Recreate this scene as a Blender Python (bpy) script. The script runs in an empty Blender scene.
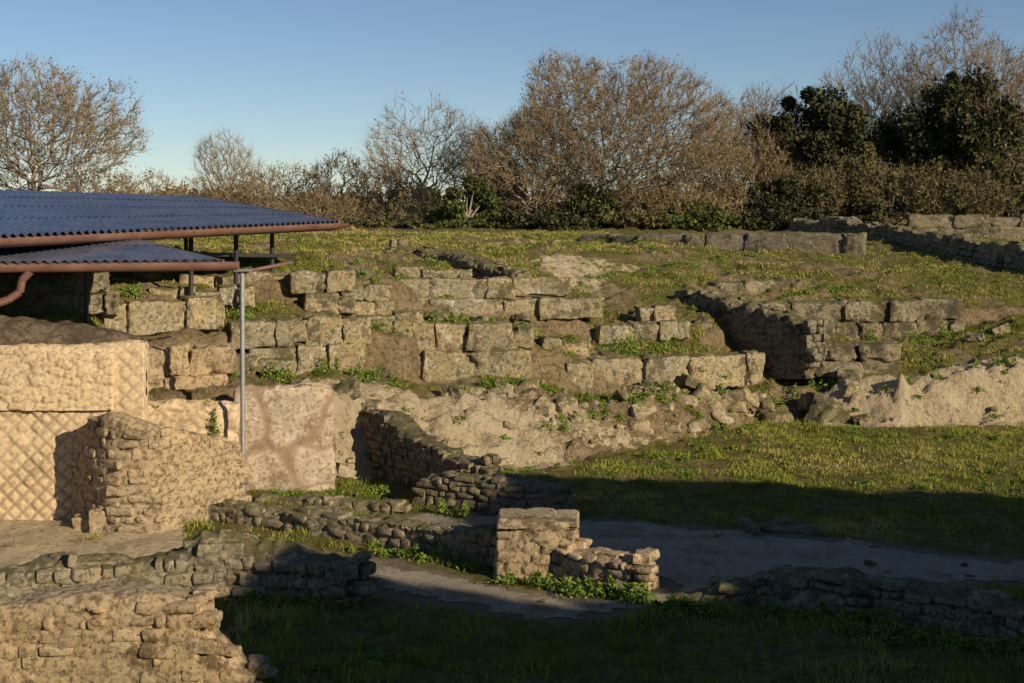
import bpy, math, random
import numpy as np
from mathutils import Vector
random.seed(7); R=np.random.RandomState(11)
F=1407.0; CH=7.0
SUN_EL=math.radians(23); SX,SY=0.75,-0.661
SX,SY=SX/math.hypot(SX,SY),SY/math.hypot(SX,SY)

def X(px,y): return (px-512.0)*y/F
def Z(row,y): return CH-(row-200.0)*y/F
def P(px,row,y): return np.array([X(px,y),y,Z(row,y)])

# ---------------------------------------------------------------- noise
def h3(i,j,k,s=0):
    n=(i*374761393+j*668265263+k*1442695041+s*974634777)&0xffffffff
    n=((n^(n>>13))*1274126177)&0xffffffff
    n=n^(n>>16)
    n=(n*668265263)&0xffffffff
    n=n^(n>>15)
    return n/4294967295.0
def vn(p,s=0):
    i=np.floor(p).astype(np.int64); f=p-i; f=f*f*(3-2*f)
    r=0
    for a in (0,1):
        wa=f[:,0] if a else 1-f[:,0]
        for b in (0,1):
            wb=f[:,1] if b else 1-f[:,1]
            for c in (0,1):
                wc=f[:,2] if c else 1-f[:,2]
                r=r+wa*wb*wc*h3(i[:,0]+a,i[:,1]+b,i[:,2]+c,s)
    return r*2-1
def fbm(p,o=4,s=0,g=.5):
    a=1;t=0;r=0
    for k in range(o):
        r=r+a*vn(p*(2.03**k)+k*7.3,s+k); t+=a; a*=g
    return r/t*1.5
def worley(U,V,jit,s=0):
    f1=np.full(U.shape,9.0); f2=np.full(U.shape,9.0); idd=np.zeros(U.shape)
    j0=np.floor(V).astype(np.int64)
    for dj in (-1,0,1):
        j=j0+dj; Up=U+.5*(j&1)
        i0=np.floor(Up).astype(np.int64)
        for di in (-1,0,1):
            i=i0+di
            fx=i+.5+jit*(h3(i,j,j*0+1,s)-.5); fy=j+.5+jit*(h3(i,j,j*0+2,s)-.5)
            d=((np.abs(Up-fx))**3+(np.abs(V-fy))**3)**(1/3.)
            r=h3(i,j,j*0+3,s)
            m=d<f1
            f2=np.where(m,f1,np.minimum(f2,d)); idd=np.where(m,r,idd); f1=np.where(m,d,f1)
    return f1,f2,idd
def sst(a,b,x):
    t=np.clip((x-a)/(b-a),0,1); return t*t*(3-2*t)

# ---------------------------------------------------------------- mesh helper
def mk(name,V,faces,mat,col=None,smooth=True,parent=None):
    if isinstance(faces,np.ndarray): faces=[faces]
    faces=[f for f in faces if len(f)]
    me=bpy.data.meshes.new(name)
    V=np.asarray(V,dtype=np.float32)
    me.vertices.add(len(V)); me.vertices.foreach_set("co",V.ravel())
    li=np.concatenate([f.ravel() for f in faces]).astype(np.int32)
    tot=np.concatenate([np.full(len(f),f.shape[1]) for f in faces]).astype(np.int32)
    st=np.concatenate([[0],np.cumsum(tot)[:-1]]).astype(np.int32)
    me.loops.add(len(li)); me.loops.foreach_set("vertex_index",li)
    me.polygons.add(len(tot)); me.polygons.foreach_set("loop_start",st)
    me.update(calc_edges=True)
    me.polygons.foreach_set("use_smooth",np.full(len(tot),smooth))
    if col is not None:
        a=me.color_attributes.new(name="Col",type='FLOAT_COLOR',domain='POINT')
        c=np.ones((len(V),4),dtype=np.float32); c[:,:col.shape[1]]=col
        a.data.foreach_set("color",c.ravel())
    me.materials.append(mat)
    ob=bpy.data.objects.new(name,me); bpy.context.scene.collection.objects.link(ob)
    if parent: ob.parent=parent
    return ob
def empty(name):
    e=bpy.data.objects.new(name,None); bpy.context.scene.collection.objects.link(e); return e

# ---------------------------------------------------------------- materials
def newmat(name,rough=.9):
    m=bpy.data.materials.new(name); m.use_nodes=True
    nt=m.node_tree; b=nt.nodes["Principled BSDF"]; b.inputs["Roughness"].default_value=rough
    b.inputs["Specular IOR Level"].default_value=.15
    return m,nt,b
class N:
    def __init__(s,nt): s.nt=nt; s.tc=nt.nodes.new("ShaderNodeTexCoord")
    def noise(s,scale,detail=6,rough=.6,vec=None,dist=0):
        n=s.nt.nodes.new("ShaderNodeTexNoise"); n.inputs["Scale"].default_value=scale
        n.inputs["Detail"].default_value=detail; n.inputs["Roughness"].default_value=rough
        n.inputs["Distortion"].default_value=dist
        s.nt.links.new(vec or s.tc.outputs["Object"],n.inputs["Vector"]); return n.outputs["Fac"]
    def ramp(s,f,stops):
        n=s.nt.nodes.new("ShaderNodeValToRGB"); cr=n.color_ramp
        while len(cr.elements)<len(stops): cr.elements.new(.5)
        for e,(p,c) in zip(cr.elements,stops):
            e.position=p; e.color=(c,c,c,1) if not hasattr(c,'__len__') else (*c,1)
        s.nt.links.new(f,n.inputs["Fac"]); return n.outputs["Color"]
    def mix(s,f,a,b,mode='MIX'):
        n=s.nt.nodes.new("ShaderNodeMix"); n.data_type='RGBA'; n.blend_type=mode
        for v,k in ((f,0),(a,6),(b,7)):
            if hasattr(v,'is_output'): s.nt.links.new(v,n.inputs[k])
            elif k==0: n.inputs[0].default_value=v
            else: n.inputs[k].default_value=(*v,1)
        return n.outputs[2]
    def math(s,op,a,b=0):
        n=s.nt.nodes.new("ShaderNodeMath"); n.operation=op
        for v,k in ((a,0),(b,1)):
            if hasattr(v,'is_output'): s.nt.links.new(v,n.inputs[k])
            else: n.inputs[k].default_value=v
        return n.outputs[0]
    def attr(s):
        a=s.nt.nodes.new("ShaderNodeAttribute"); a.attribute_name="Col"
        sp=s.nt.nodes.new("ShaderNodeSeparateColor"); s.nt.links.new(a.outputs["Color"],sp.inputs[0])
        return sp.outputs
    def bump(s,b,h,st,dist):
        n=s.nt.nodes.new("ShaderNodeBump"); n.inputs["Strength"].default_value=st; n.inputs["Distance"].default_value=dist
        s.nt.links.new(h,n.inputs["Height"]); s.nt.links.new(n.outputs[0],b.inputs["Normal"])
    def out(s,b,c): s.nt.links.new(c,b.inputs["Base Color"])

def stone_mat(name,c1,c2,lich,stain,mortar,lich_pos=.58,moss=0.0,bump=.9,fine=11,stain_pos=.5,dist=.05,grey=.55):
    m,nt,b=newmat(name); n=N(nt); at=n.attr()
    base=n.mix(at[0],c1,c2)
    base=n.mix(n.ramp(n.noise(3.2,4,.65),[(.35,0.0),(.7,1.0)]),base,tuple(.5*(x+y)*1.12 for x,y in zip(c1,c2)))
    lum=.5*(sum(c1)+sum(c2))/3
    if grey: base=n.mix(n.ramp(n.noise(.45,6,.7),[(.42,0.0),(.58,grey)]),base,(lum*.98,lum*.88,lum*.72))
    l=n.ramp(n.noise(2.2,6,.78,dist=.4),[(lich_pos-.04,0.0),(lich_pos+.02,.9)])
    base=n.mix(l,base,lich)
    s1=n.ramp(n.noise(1.1,6,.8),[(stain_pos,0.0),(stain_pos+.07,.9)])
    base=n.mix(s1,base,stain)
    pits=n.ramp(n.noise(fine,4,.78),[(.39,.9),(.5,0.0)])
    base=n.mix(pits,base,stain)
    if moss:
        g=nt.nodes.new("ShaderNodeNewGeometry"); sx=nt.nodes.new("ShaderNodeSeparateXYZ"); nt.links.new(g.outputs["Normal"],sx.inputs[0])
        up=n.math('MULTIPLY',n.ramp(sx.outputs[2],[(.3,.25),(.8,1.0)]),n.ramp(n.noise(2.3,6,.78),[(.42,0.0),(.52,1.0)]))
        base=n.mix(n.math('MULTIPLY',up,moss),base,(.14,.13,.045))
    base=n.mix(at[1],base,mortar)
    n.out(b,base)
    n.bump(b,n.noise(fine*.8,7,.82),bump,dist)
    return m
M_tufa=stone_mat("tufa_stone",(.60,.44,.235),(.31,.245,.145),(.60,.55,.43),(.105,.08,.048),(.1,.07,.04),.565,moss=.95,stain_pos=.515)
M_tufa2=stone_mat("tufa_stone_weathered",(.46,.35,.205),(.25,.205,.13),(.5,.45,.36),(.075,.06,.04),(.1,.07,.04),.575,moss=.95,stain_pos=.485)
M_rub=stone_mat("rubble_masonry",(.50,.38,.24),(.30,.24,.165),(.52,.46,.35),(.09,.07,.045),(.15,.11,.07),.59,moss=.85,stain_pos=.53)
M_rubd=stone_mat("rubble_masonry_dark",(.37,.29,.195),(.21,.17,.12),(.46,.41,.33),(.055,.045,.034),(.08,.062,.045),.61,moss=.85,stain_pos=.52)
M_gold=stone_mat("warm_tufa_masonry",(.63,.45,.255),(.40,.295,.175),(.62,.51,.34),(.15,.105,.06),(.15,.105,.06),.62,stain_pos=.55,grey=.35)
M_retic=stone_mat("reticulated_masonry",(.74,.56,.35),(.62,.46,.28),(.72,.59,.41),(.42,.3,.18),(.33,.23,.135),.62,bump=.5,stain_pos=.58,dist=.025,grey=.15)
M_plast=stone_mat("old_plaster",(.58,.44,.31),(.50,.38,.27),(.66,.55,.41),(.26,.18,.115),(.3,.2,.13),.56,bump=.8,stain_pos=.54,dist=.035,grey=.4)
M_earth=stone_mat("earth_capping",(.28,.2,.13),(.2,.14,.09),(.40,.3,.2),(.1,.07,.05),(.1,.07,.05),.6,dist=.08)
M_rock=stone_mat("eroded_tufa_rock",(.68,.53,.33),(.44,.33,.2),(.70,.59,.43),(.18,.13,.07),(.1,.07,.04),.6,moss=.9,stain_pos=.53)

# ground
M_gr,nt,b=newmat("ground_turf_and_earth",1.0); n=N(nt); at=n.attr()
g=n.ramp(n.noise(.55,7,.78),[(.3,(.15,.145,.04)),(.44,(.19,.2,.035)),(.53,(.30,.24,.075)),(.62,(.33,.235,.11))])
g=n.mix(n.ramp(n.noise(5,4,.78),[(.42,0.0),(.56,.75)]),g,(.11,.10,.03))
d=n.ramp(n.noise(1.3,7,.78),[(.3,(.15,.105,.06)),(.5,(.36,.26,.145)),(.7,(.50,.39,.24))])
d=n.mix(n.ramp(n.noise(7,4,.8),[(.38,.8),(.5,0.0)]),d,(.11,.08,.045))
pale=n.ramp(n.noise(2.2,7,.78),[(.3,(.46,.34,.19)),(.5,(.72,.57,.37)),(.75,(.8,.67,.47))])
pale=n.mix(n.ramp(n.noise(3.1,7,.82),[(.37,.85),(.47,0.0)]),pale,(.27,.19,.1))
mk1=n.noise(2.5,7,.8)
def sharp(w,lo=.45,hi=.55):
    return n.ramp(n.math('ADD',n.math('MULTIPLY',n.math('SUBTRACT',mk1,.5),1.5),w),[(lo,0.0),(hi,1.0)])
c=n.mix(sharp(at[0]),g,d)
c=n.mix(sharp(at[2]),c,pale)
c=n.mix(sharp(at[1]),c,(.28,.22,.15))
n.out(b,c)
n.bump(b,n.math('ADD',n.noise(6,7,.82),n.noise(1.5,4,.75)),1.0,.2)

M_path,nt,b=newmat("gravel",1.0); n=N(nt)
c=n.ramp(n.noise(1.1,7,.78),[(.3,(.27,.22,.15)),(.5,(.48,.41,.31)),(.7,(.58,.50,.39))])
c=n.mix(n.ramp(n.noise(20,3,.8),[(.38,.7),(.52,0.0)]),c,(.18,.145,.1))
c=n.mix(n.ramp(n.noise(29,2,.8),[(.56,0.0),(.64,.55)]),c,(.66,.6,.5))
c=n.mix(n.ramp(n.noise(.9,7,.8),[(.52,0.0),(.59,.65)]),c,(.23,.18,.09))
n.out(b,c); n.bump(b,n.noise(12,7,.85),1.0,.09)

def leafmat(name,c1,c2,c3,trans=0):
    m,nt,b=newmat(name,.7); n=N(nt); at=n.attr()
    c=n.ramp(at[0],[(0.0,c1),(.5,c2),(1.0,c3)]); n.out(b,c)
    if trans:
        t=nt.nodes.new("ShaderNodeBsdfTranslucent"); nt.links.new(c,t.inputs["Color"])
        mx=nt.nodes.new("ShaderNodeMixShader"); mx.inputs[0].default_value=trans
        nt.links.new(b.outputs[0],mx.inputs[1]); nt.links.new(t.outputs[0],mx.inputs[2])
        nt.links.new(mx.outputs[0],nt.nodes["Material Output"].inputs["Surface"])
    return m
M_grass=leafmat("grass_blades",(.17,.22,.03),(.35,.36,.055),(.56,.43,.17),.35)
M_weed=leafmat("weed_leaves",(.08,.15,.02),(.15,.24,.03),(.26,.27,.05))
M_ever=leafmat("evergreen_leaves",(.016,.024,.009),(.042,.05,.017),(.11,.10,.035))
M_brown=leafmat("withered_leaves",(.12,.08,.035),(.21,.15,.062),(.32,.225,.10))
M_olive=leafmat("olive_hedge_leaves",(.05,.048,.02),(.105,.092,.032),(.18,.145,.055))
M_green=leafmat("shrub_leaves",(.03,.05,.015),(.08,.10,.02),(.16,.16,.04))
M_bark,nt,b=newmat("bark",.9); n=N(nt)
n.out(b,n.ramp(n.noise(3,4,.7),[(.35,(.17,.13,.095)),(.65,(.42,.33,.23))]))
M_twig,nt,b=newmat("twigs",.9); n=N(nt)
n.out(b,n.ramp(n.noise(.5,4,.7),[(.35,(.19,.135,.075)),(.65,(.37,.27,.155))]))

def metal(name,c1,c2,rough,met,sc=1.5):
    m,nt,b=newmat(name,rough); n=N(nt); b.inputs["Metallic"].default_value=met
    b.inputs["Specular IOR Level"].default_value=.5
    n.out(b,n.ramp(n.noise(sc,6,.78),[(.38,c1),(.62,c2)])); n.bump(b,n.noise(30,3,.6),.1,.01)
    return m
M_roof=metal("blue_corrugated_sheet",(.12,.135,.20),(.25,.27,.34),.36,.3,1.3)
M_gut=metal("brown_painted_steel",(.18,.085,.06),(.27,.14,.10),.45,.2)
M_galv=metal("galvanised_steel",(.32,.33,.33),(.46,.46,.45),.5,.5,4)
M_blk=metal("dark_steel",(.03,.03,.03),(.06,.055,.05),.5,.3)

# ---------------------------------------------------------------- terrain
COLS={-150:[(31.3,0),(31.6,3.3),(32.5,3.8),(34,4.0),(36.2,4.1),(36.5,4.9),(40,5.0),(50,5.1),(80,5.2)],
60:[(31.3,0),(31.6,3.4),(32.5,3.7),(34,3.95),(36.6,4.1),(36.9,4.9),(41,5.0),(50,5.1),(80,5.2)],
125:[(33,0),(33.4,2.1),(34.9,2.3),(35.2,3.1),(37.7,3.5),(38,4.2),(41,4.8),(50,5.1),(80,5.2)],
240:[(34.4,0),(34.8,2.3),(38.4,2.5),(38.7,3.5),(41.5,3.9),(41.8,4.6),(46,5.0),(55,5.15),(80,5.2)],
330:[(34.8,0),(35.6,1.9),(39.2,2.3),(39.6,3.4),(42.4,3.7),(42.7,4.5),(47,5),(56,5.15),(80,5.2)],
420:[(36,0),(38.4,1.45),(41.1,1.75),(41.4,3.0),(44.6,3.4),(44.9,4.3),(49,4.9),(57,5.15),(80,5.2)],
520:[(37.2,0),(39.9,1.35),(41.7,1.5),(42,2.8),(45.4,3.1),(45.7,3.9),(50,4.4),(58,5.0),(80,5.2)],
600:[(38.8,0),(40.7,1.15),(42.4,1.25),(42.7,2.0),(45.9,2.4),(46.2,2.9),(50,3.45),(58,4.7),(80,5.2)],
700:[(41.9,0),(42.6,1.05),(43.9,1.25),(44.2,1.95),(46.5,2.2),(47.2,2.5),(52,3.4),(62,4.7),(80,5.1)],
780:[(45.4,0),(46.1,.7),(47,.85),(49,1.3),(52.2,1.6),(52.6,2.9),(56,3.7),(66,4.6),(85,5.1)],
900:[(44,0),(44.8,1.25),(46,1.4),(49,1.7),(52.2,1.8),(52.6,2.8),(57,3.8),(70,4.9),(100,5.6)],
1024:[(44.5,0),(45.2,1.6),(46.5,2.0),(50,2.3),(52.8,2.6),(53.2,2.9),(57,3.8),(72,4.95),(110,5.9)],
1500:[(44.5,0),(45.2,1.6),(46.5,2.0),(50,2.3),(52.8,2.6),(53.2,2.9),(57,3.8),(72,4.95),(110,5.9)]}
CP=sorted(COLS); KY=np.array([[k[0] for k in COLS[c]] for c in CP]); KZ=np.array([[k[1] for k in COLS[c]] for c in CP])
def gbase(x,y):
    x=np.atleast_1d(np.asarray(x,float)); y=np.atleast_1d(np.asarray(y,float))
    px=512+F*x/np.maximum(y,12.)
    z=np.zeros_like(x)
    ky=[np.interp(px,CP,KY[:,k]) for k in range(9)]; kz=[np.interp(px,CP,KZ[:,k]) for k in range(9)]
    for k in range(8):
        t=np.clip((y-ky[k])/(ky[k+1]-ky[k]),0,1); z=z+t*(kz[k+1]-kz[k])
    near=np.interp(y,[-60,3,5,10,17],[5.4,5.3,4.8,2.8,0])
    bank=sst(-.4,.1,y-ky[0])*(1-sst(0,.8,y-ky[1]))
    up=sst(0,1,y-ky[0])
    return z+near,bank,up
def segd(x,y,pts):
    best=np.full(x.shape,1e9); 
    for (x0,y0,w0),(x1,y1,w1) in zip(pts[:-1],pts[1:]):
        dx,dy=x1-x0,y1-y0; t=np.clip(((x-x0)*dx+(y-y0)*dy)/(dx*dx+dy*dy),0,1)
        d=np.hypot(x-x0-t*dx,y-y0-t*dy)-(w0+t*(w1-w0)); best=np.minimum(best,d)
    return best
PATH1=[(-1.2,30.2,1.3),(2,28.3,2.2),(6,27.2,1.9),(9.2,26.6,.7),(13,25.5,.4)]
PATH2=[(-3.1,27,.5),(-1.4,25.3,.7),(.8,24.1,.55),(3.2,24.9,.5),(4,26.5,1)]
def gfull(x,y):
    z,bank,up=gbase(x,y); p=np.stack([x,y,0*x],1)
    pd=np.minimum(segd(x,y,PATH1),segd(x,y,PATH2))
    flat=sst(-.3,.8,pd)
    e=.05; zx=gbase(x+e,y)[0]; zy=gbase(x,y+e)[0]
    sl=np.hypot(zx-z,zy-z)/e
    amp=(.07+.12*up)*(.25+.75*flat)
    z=z+amp*fbm(p*.45,3,5)+(.05+.05*up)*(.3+flat)*fbm(p*2.2,3,9)
    q3=np.stack([x*.7,y*.9,z*1.6],1)
    ridg=1-np.abs(fbm(q3,4,31)); z=z+bank*(.42*(ridg-.75)+.20*fbm(q3*3.1,3,37)+.06*fbm(q3*9,2,39))
    nz=fbm(p*.5,4,21); nz2=fbm(np.stack([x*.55,y*.3,0*x],1),4,23)
    dirt=np.clip(sst(.35,.9,sl)*.9+bank*.62+.36*nz*up+.55*np.clip(nz2+.22,0,1)*up+.12,0,1)
    dirt=np.maximum(dirt,.62*(1-sst(-.2,1.2,pd)))
    def blob(px,yy,rx,ry,a=1):
        return a*np.exp(-(((x-X(px,yy))/rx)**2+((y-yy)/ry)**2))
    pale=blob(455,37.8,3.0,1.7,1.4)+blob(350,36.2,1.2,1.1,1.0)+blob(600,39.8,2.2,.8,.55)+blob(940,44.8,3.4,1.1,1.3)+blob(870,44.5,1.6,1.1,1.2)+blob(572,54,1.6,3.2,.95)+blob(700,42.3,1.6,.4,.4)+blob(800,62,2.0,2,.4)+blob(1030,45,2,1,1)+blob(640,57,3,1.2,.45)
    sand=((x<X(170,y)+.3)&(y>26.8)&(y<32)).astype(float)
    pale=np.clip(np.maximum(pale,sand),0,1)
    return z,np.clip(dirt,0,1),np.clip((1-sst(-.1,.5,pd)),0,1),pale,pd,sl
def axis(fine0,fine1,st,outs):
    a=list(np.arange(fine0,fine1,st)); s=st; v=a[-1]
    while v<outs: s*=1.09; v+=s; a.append(v)
    s=st; v=a[0]; lo=[]
    while v>-outs: s*=1.12; v-=s; lo.append(v)
    return np.array(lo[::-1]+a)
xs=axis(-13,18.5,.1,900); ys=axis(18,56,.1,1500)
GX,GY=np.meshgrid(xs,ys); gx=GX.ravel(); gy=GY.ravel()
gz,di,gv,pa,pdist,_=gfull(gx,gy)
nx,ny=len(xs),len(ys)
ii=np.arange(nx*ny).reshape(ny,nx)
Q=np.stack([ii[:-1,:-1].ravel(),ii[:-1,1:].ravel(),ii[1:,1:].ravel(),ii[1:,:-1].ravel()],1)
GV=np.stack([gx,gy,gz],1)
mk("ground",GV,Q,M_gr,np.stack([di,gv,pa],1))
pm=(pdist+.5*fbm(np.stack([gx*1.1,gy*1.1,0*gx],1),5,77,.7))<0
fq=Q[pm[Q].all(1)]
u,inv=np.unique(fq,return_inverse=True); 
mk("gravel_path",GV[u]+np.array([0,0,.012]),inv.reshape(-1,4),M_path)
def gzp(x,y):
    return gfull(np.atleast_1d(float(x)),np.atleast_1d(float(y)))[0][0]

# ---------------------------------------------------------------- blocks
def cubegrid(k,ex):
    g=np.linspace(-1,1,k+1); g=np.sign(g)*np.abs(g)**.8
    a,b_=np.meshgrid(g,g,indexing='ij'); a=a.ravel();b_=b_.ravel()
    vs=[];fs=[];off=0
    for ax in range(3):
        for sg in (1,-1):
            v=np.zeros((len(a),3)); v[:,ax]=sg; v[:,(ax+1)%3]=a*sg; v[:,(ax+2)%3]=b_
            i=np.arange((k+1)**2).reshape(k+1,k+1)+off
            f=np.stack([i[:-1,:-1].ravel(),i[1:,:-1].ravel(),i[1:,1:].ravel(),i[:-1,1:].ravel()],1)
            vs.append(v);fs.append(f);off+=len(v)
    V=np.concatenate(vs); L=(np.abs(V)**ex).sum(1)**(1./ex)
    return V/L[:,None],np.concatenate(fs)
CG=cubegrid(12,18); CGs=cubegrid(4,6)
def blocks(name,items,mat,noise=.05,seed=0,parent=None,small=False,freq=1.8,chipk=3.0):
    """items: (center xyz, half-size xyz, yaw, tilt x, tilt y)"""
    CV,CF=(CGs if small else CG); m=len(items); k=len(CV)
    C=np.array([i[0] for i in items],float); HS=np.array([i[1] for i in items],float)
    yaw=np.array([i[2] for i in items]);tx=np.array([i[3] for i in items]);ty=np.array([i[4] for i in items])
    sk=R.uniform(-.08,.08,(m,2)); 
    v=HS[:,None,:]*CV[None]
    v[:,:,:2]*=(1+sk[:,0,None]*CV[None,:,2])[:,:,None]; v[:,:,1:]*=(1+sk[:,1,None]*CV[None,:,0])[:,:,None]
    pn=(v+(np.arange(m)*13.7)[:,None,None]).reshape(-1,3)
    if small: sc_=np.repeat(HS.mean(1)/.12,k); 
    else: sc_=np.ones(m*k)
    dsp=noise*.8*fbm(pn*freq,3,seed)+noise*.75*fbm(pn*7,3,seed+4)
    chip=np.minimum(0,fbm(pn*1.7,3,seed+8)+.3)*noise*chipk
    ed=((np.abs(CV)>.8).sum(1)>=2)*1.0
    chip=chip*(.3+1.0*np.tile(ed,m))
    v=v+((dsp+chip)*sc_).reshape(m,k,1)*CV[None]
    cx,sx=np.cos(tx)[:,None],np.sin(tx)[:,None]; cy,sy=np.cos(ty)[:,None],np.sin(ty)[:,None]; cz,sz=np.cos(yaw)[:,None],np.sin(yaw)[:,None]
    x,y,z=v[:,:,0],v[:,:,1],v[:,:,2]
    y,z=cx*y-sx*z,sx*y+cx*z; x,z=cy*x+sy*z,-sy*x+cy*z; x,y=cz*x-sz*y,sz*x+cz*y
    V=np.stack([x,y,z],2)+C[:,None]
    Fc=(CF[None]+(np.arange(m)*k)[:,None,None]).reshape(-1,4)
    col=np.repeat(R.rand(m),k); return mk(name,V.reshape(-1,3),Fc,mat,np.stack([col,0*col,0*col],1),True,parent)

# ---------------------------------------------------------------- masonry walls
def wall(name,path,thick,mat,cell=(.34,.2),jit=.8,ds=.07,relief=.05,rough=.05,topn=.1,seed=0,rot=False,corner=.07,below=.35,gap=(.02,.16),stones=None,sm=None,topp=.4,big=2.0,skipf=.1):
    path=np.array(path,float)
    d=np.r_[0,np.cumsum(np.hypot(np.diff(path[:,0]),np.diff(path[:,1])))]
    L=d[-1]; n=max(int(L/ds),6); s=np.linspace(0,L,n)
    c=np.stack([np.interp(s,d,path[:,k]) for k in range(4)],1)
    k=max(3,int(.5/ds))|1
    if n>k:
        for q in (0,1,2,3):
            pad=np.pad(c[:,q],k//2,mode='reflect',reflect_type='odd'); c[:,q]=np.convolve(pad,np.ones(k)/k,'valid')
    t=np.gradient(c[:,:2],axis=0); t/=np.linalg.norm(t,axis=1)[:,None]
    nf=np.stack([t[:,1],-t[:,0]],1)
    flip=(nf*c[:,:2]).sum()>0
    if flip: nf=-nf
    zt=c[:,3]+topn*fbm(np.stack([s*1.1,s*0+seed,s*0],1),4,seed+3)+.4*topn*np.round(fbm(np.stack([s*2.2,s*0+seed,s*0],1),2,seed+4)*2)/2
    zb=c[:,2]-below
    Hm=(zt-zb).max(); n1=max(int(Hm/ds),4); n2=max(int(thick/ds),4); n3=max(n1//2,3)
    A=np.r_[np.ones(n1)*.5,np.linspace(.5,-.5,n2),-.5*np.ones(n3)]
    W=np.r_[np.linspace(0,1,n1,endpoint=False),np.ones(n2),np.linspace(1,0,n3+1)[1:]]
    NA=np.r_[np.ones(n1),np.zeros(n2),-np.ones(n3)]; NZ=np.r_[np.zeros(n1),np.ones(n2),np.zeros(n3)]
    m=len(A)
    capn=max(3,int(thick/2/ds)); S=[];AS=[];CT=[]
    for q in range(capn): S.append(0); AS.append(q/capn); CT.append(-1)
    for q in range(n): S.append(q); AS.append(1.); CT.append(0)
    for q in range(capn)[::-1]: S.append(n-1); AS.append(q/capn); CT.append(1)
    S=np.array(S);AS=np.array(AS);CT=np.array(CT,float)
    rr=len(S)
    Sg,Ag=np.meshgrid(S,np.arange(m),indexing='ij'); Sg=Sg.ravel();Ag=Ag.ravel()
    asc=np.repeat(AS,m); ct=np.repeat(CT,m)
    a=A[Ag]*thick*asc; w=W[Ag]; H=(zt-zb)[Sg]
    hz=zb[Sg]+w*H
    dt=H*(1-w); dedge=np.abs(np.abs(A[Ag])-.5)*thick
    pull=corner*np.exp(-(dt+dedge)/corner)
    nx_=nf[Sg,0]*NA[Ag]*(ct==0)+t[Sg,0]*ct*(NZ[Ag]==0); ny_=nf[Sg,1]*NA[Ag]*(ct==0)+t[Sg,1]*ct*(NZ[Ag]==0)
    nz_=NZ[Ag]
    bx=c[Sg,0]+nf[Sg,0]*a; by=c[Sg,1]+nf[Sg,1]*a
    bx-=nf[Sg,0]*np.sign(A[Ag])*pull*.7; by-=nf[Sg,1]*np.sign(A[Ag])*pull*.7
    hz=hz-pull*.9
    U=s[Sg]+ct*(1-asc)*thick*.5
    C=np.where(NZ[Ag]==1,Hm+(.5-A[Ag])*thick,np.where(NA[Ag]>0,w*H,Hm+thick+(1-w)*H))
    wob=fbm(np.stack([U*.9,C*.9,0*U+seed],1),2,seed+9)
    if rot: uu=(U+C)*.707/cell[0]+.12*wob; vv=(U-C)*.707/cell[1]
    else: uu=U/cell[0]+.1*wob; vv=C/cell[1]+.25*wob*(jit>.3)
    if rot: 
        fu=np.abs(uu-np.floor(uu)-.5)*2; fv=np.abs(vv-np.floor(vv)-.5)*2
        e=1-sst(.6,.97,np.maximum(fu,fv)); idd=h3(np.floor(uu).astype(np.int64),np.floor(vv).astype(np.int64),np.zeros(len(uu),np.int64),seed)
        wear=sst(-.2,.45,fbm(np.stack([U*.6,C*.6,0*U+3],1),4,seed+70)); e=e+(1-e)*wear*.85
    else:
        f1,f2,idd=worley(uu+seed*3.1,vv+seed*1.7,jit,seed)
        e=sst(gap[0],gap[1],f2-f1)
    pp=np.stack([bx,by,hz],1)
    disp=relief*(e*(.55+.9*idd)-.7)+rough*(fbm(pp*1.6,3,seed+1)+.6*fbm(pp*6,3,seed+2))
    disp=disp+big*rough*fbm(pp*.7,2,seed+6)
    V=pp+np.stack([nx_,ny_,nz_],1)*disp[:,None]
    ii=np.arange(rr*m).reshape(rr,m)
    q=np.stack([ii[:-1,:-1].ravel(),ii[1:,:-1].ravel(),ii[1:,1:].ravel(),ii[:-1,1:].ravel()],1)
    if flip: q=q[:,::-1]
    col=np.stack([idd,(1-e)*.85,NZ[Ag]],1)
    ob=mk(name,V,q,mat,col,True)
    if stones:
        l0,h0,prot=stones; rs=np.random.RandomState(seed+500); it=[]
        v=.02
        def at(u): 
            i=int(np.clip(u/L*(n-1),0,n-1)); return i
        while v<Hm-below:
            hr=h0*rs.uniform(.7,1.3); u=-rs.uniform(0,l0)
            while u<L+thick*.1:
                l=l0*rs.gamma(5,1/5.)*1.0; i=at(u+l/2); z=zb[i]+below+v+hr/2
                if z+hr*.45<zt[i]+.02 and rs.rand()>skipf:
                    dpt=.26
                    o=thick/2-dpt/2+prot*rs.uniform(.2,1.3)
                    pz=np.array([[c[i,0],c[i,1],z]]); 
                    o+=big*rough*fbm(pz*.7,2,seed+6)[0]
                    f=(u+l/2-s[i])
                    it.append(((c[i,0]+nf[i,0]*o+t[i,0]*f,c[i,1]+nf[i,1]*o+t[i,1]*f,z+rs.normal(0,.012)),(l*.48,dpt/2,hr*.47*rs.uniform(.85,1.05)),math.atan2(t[i,1],t[i,0])+rs.normal(0,.07),rs.normal(0,.07),rs.normal(0,.07)))
                u+=l+.01
            v+=hr
        a_=-thick/2+.1
        while a_<thick/2-.05:
            wr=h0*1.25*rs.uniform(.8,1.2); u=0.05
            while u<L:
                l=l0*rs.gamma(5,1/5.); i=at(u+l/2)
                if rs.rand()<topp:
                    f=(u+l/2-s[i]); hh=rs.uniform(.03,.08)
                    it.append(((c[i,0]+nf[i,0]*a_+t[i,0]*f,c[i,1]+nf[i,1]*a_+t[i,1]*f,zt[i]-hh*.5+rs.normal(0,.012)-.9*corner*math.exp(-(thick/2-abs(a_))/corner)),(l*.5,wr*.55,hh),math.atan2(t[i,1],t[i,0])+rs.normal(0,.3),rs.normal(0,.06),rs.normal(0,.06)))
                u+=l
            a_+=wr
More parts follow.
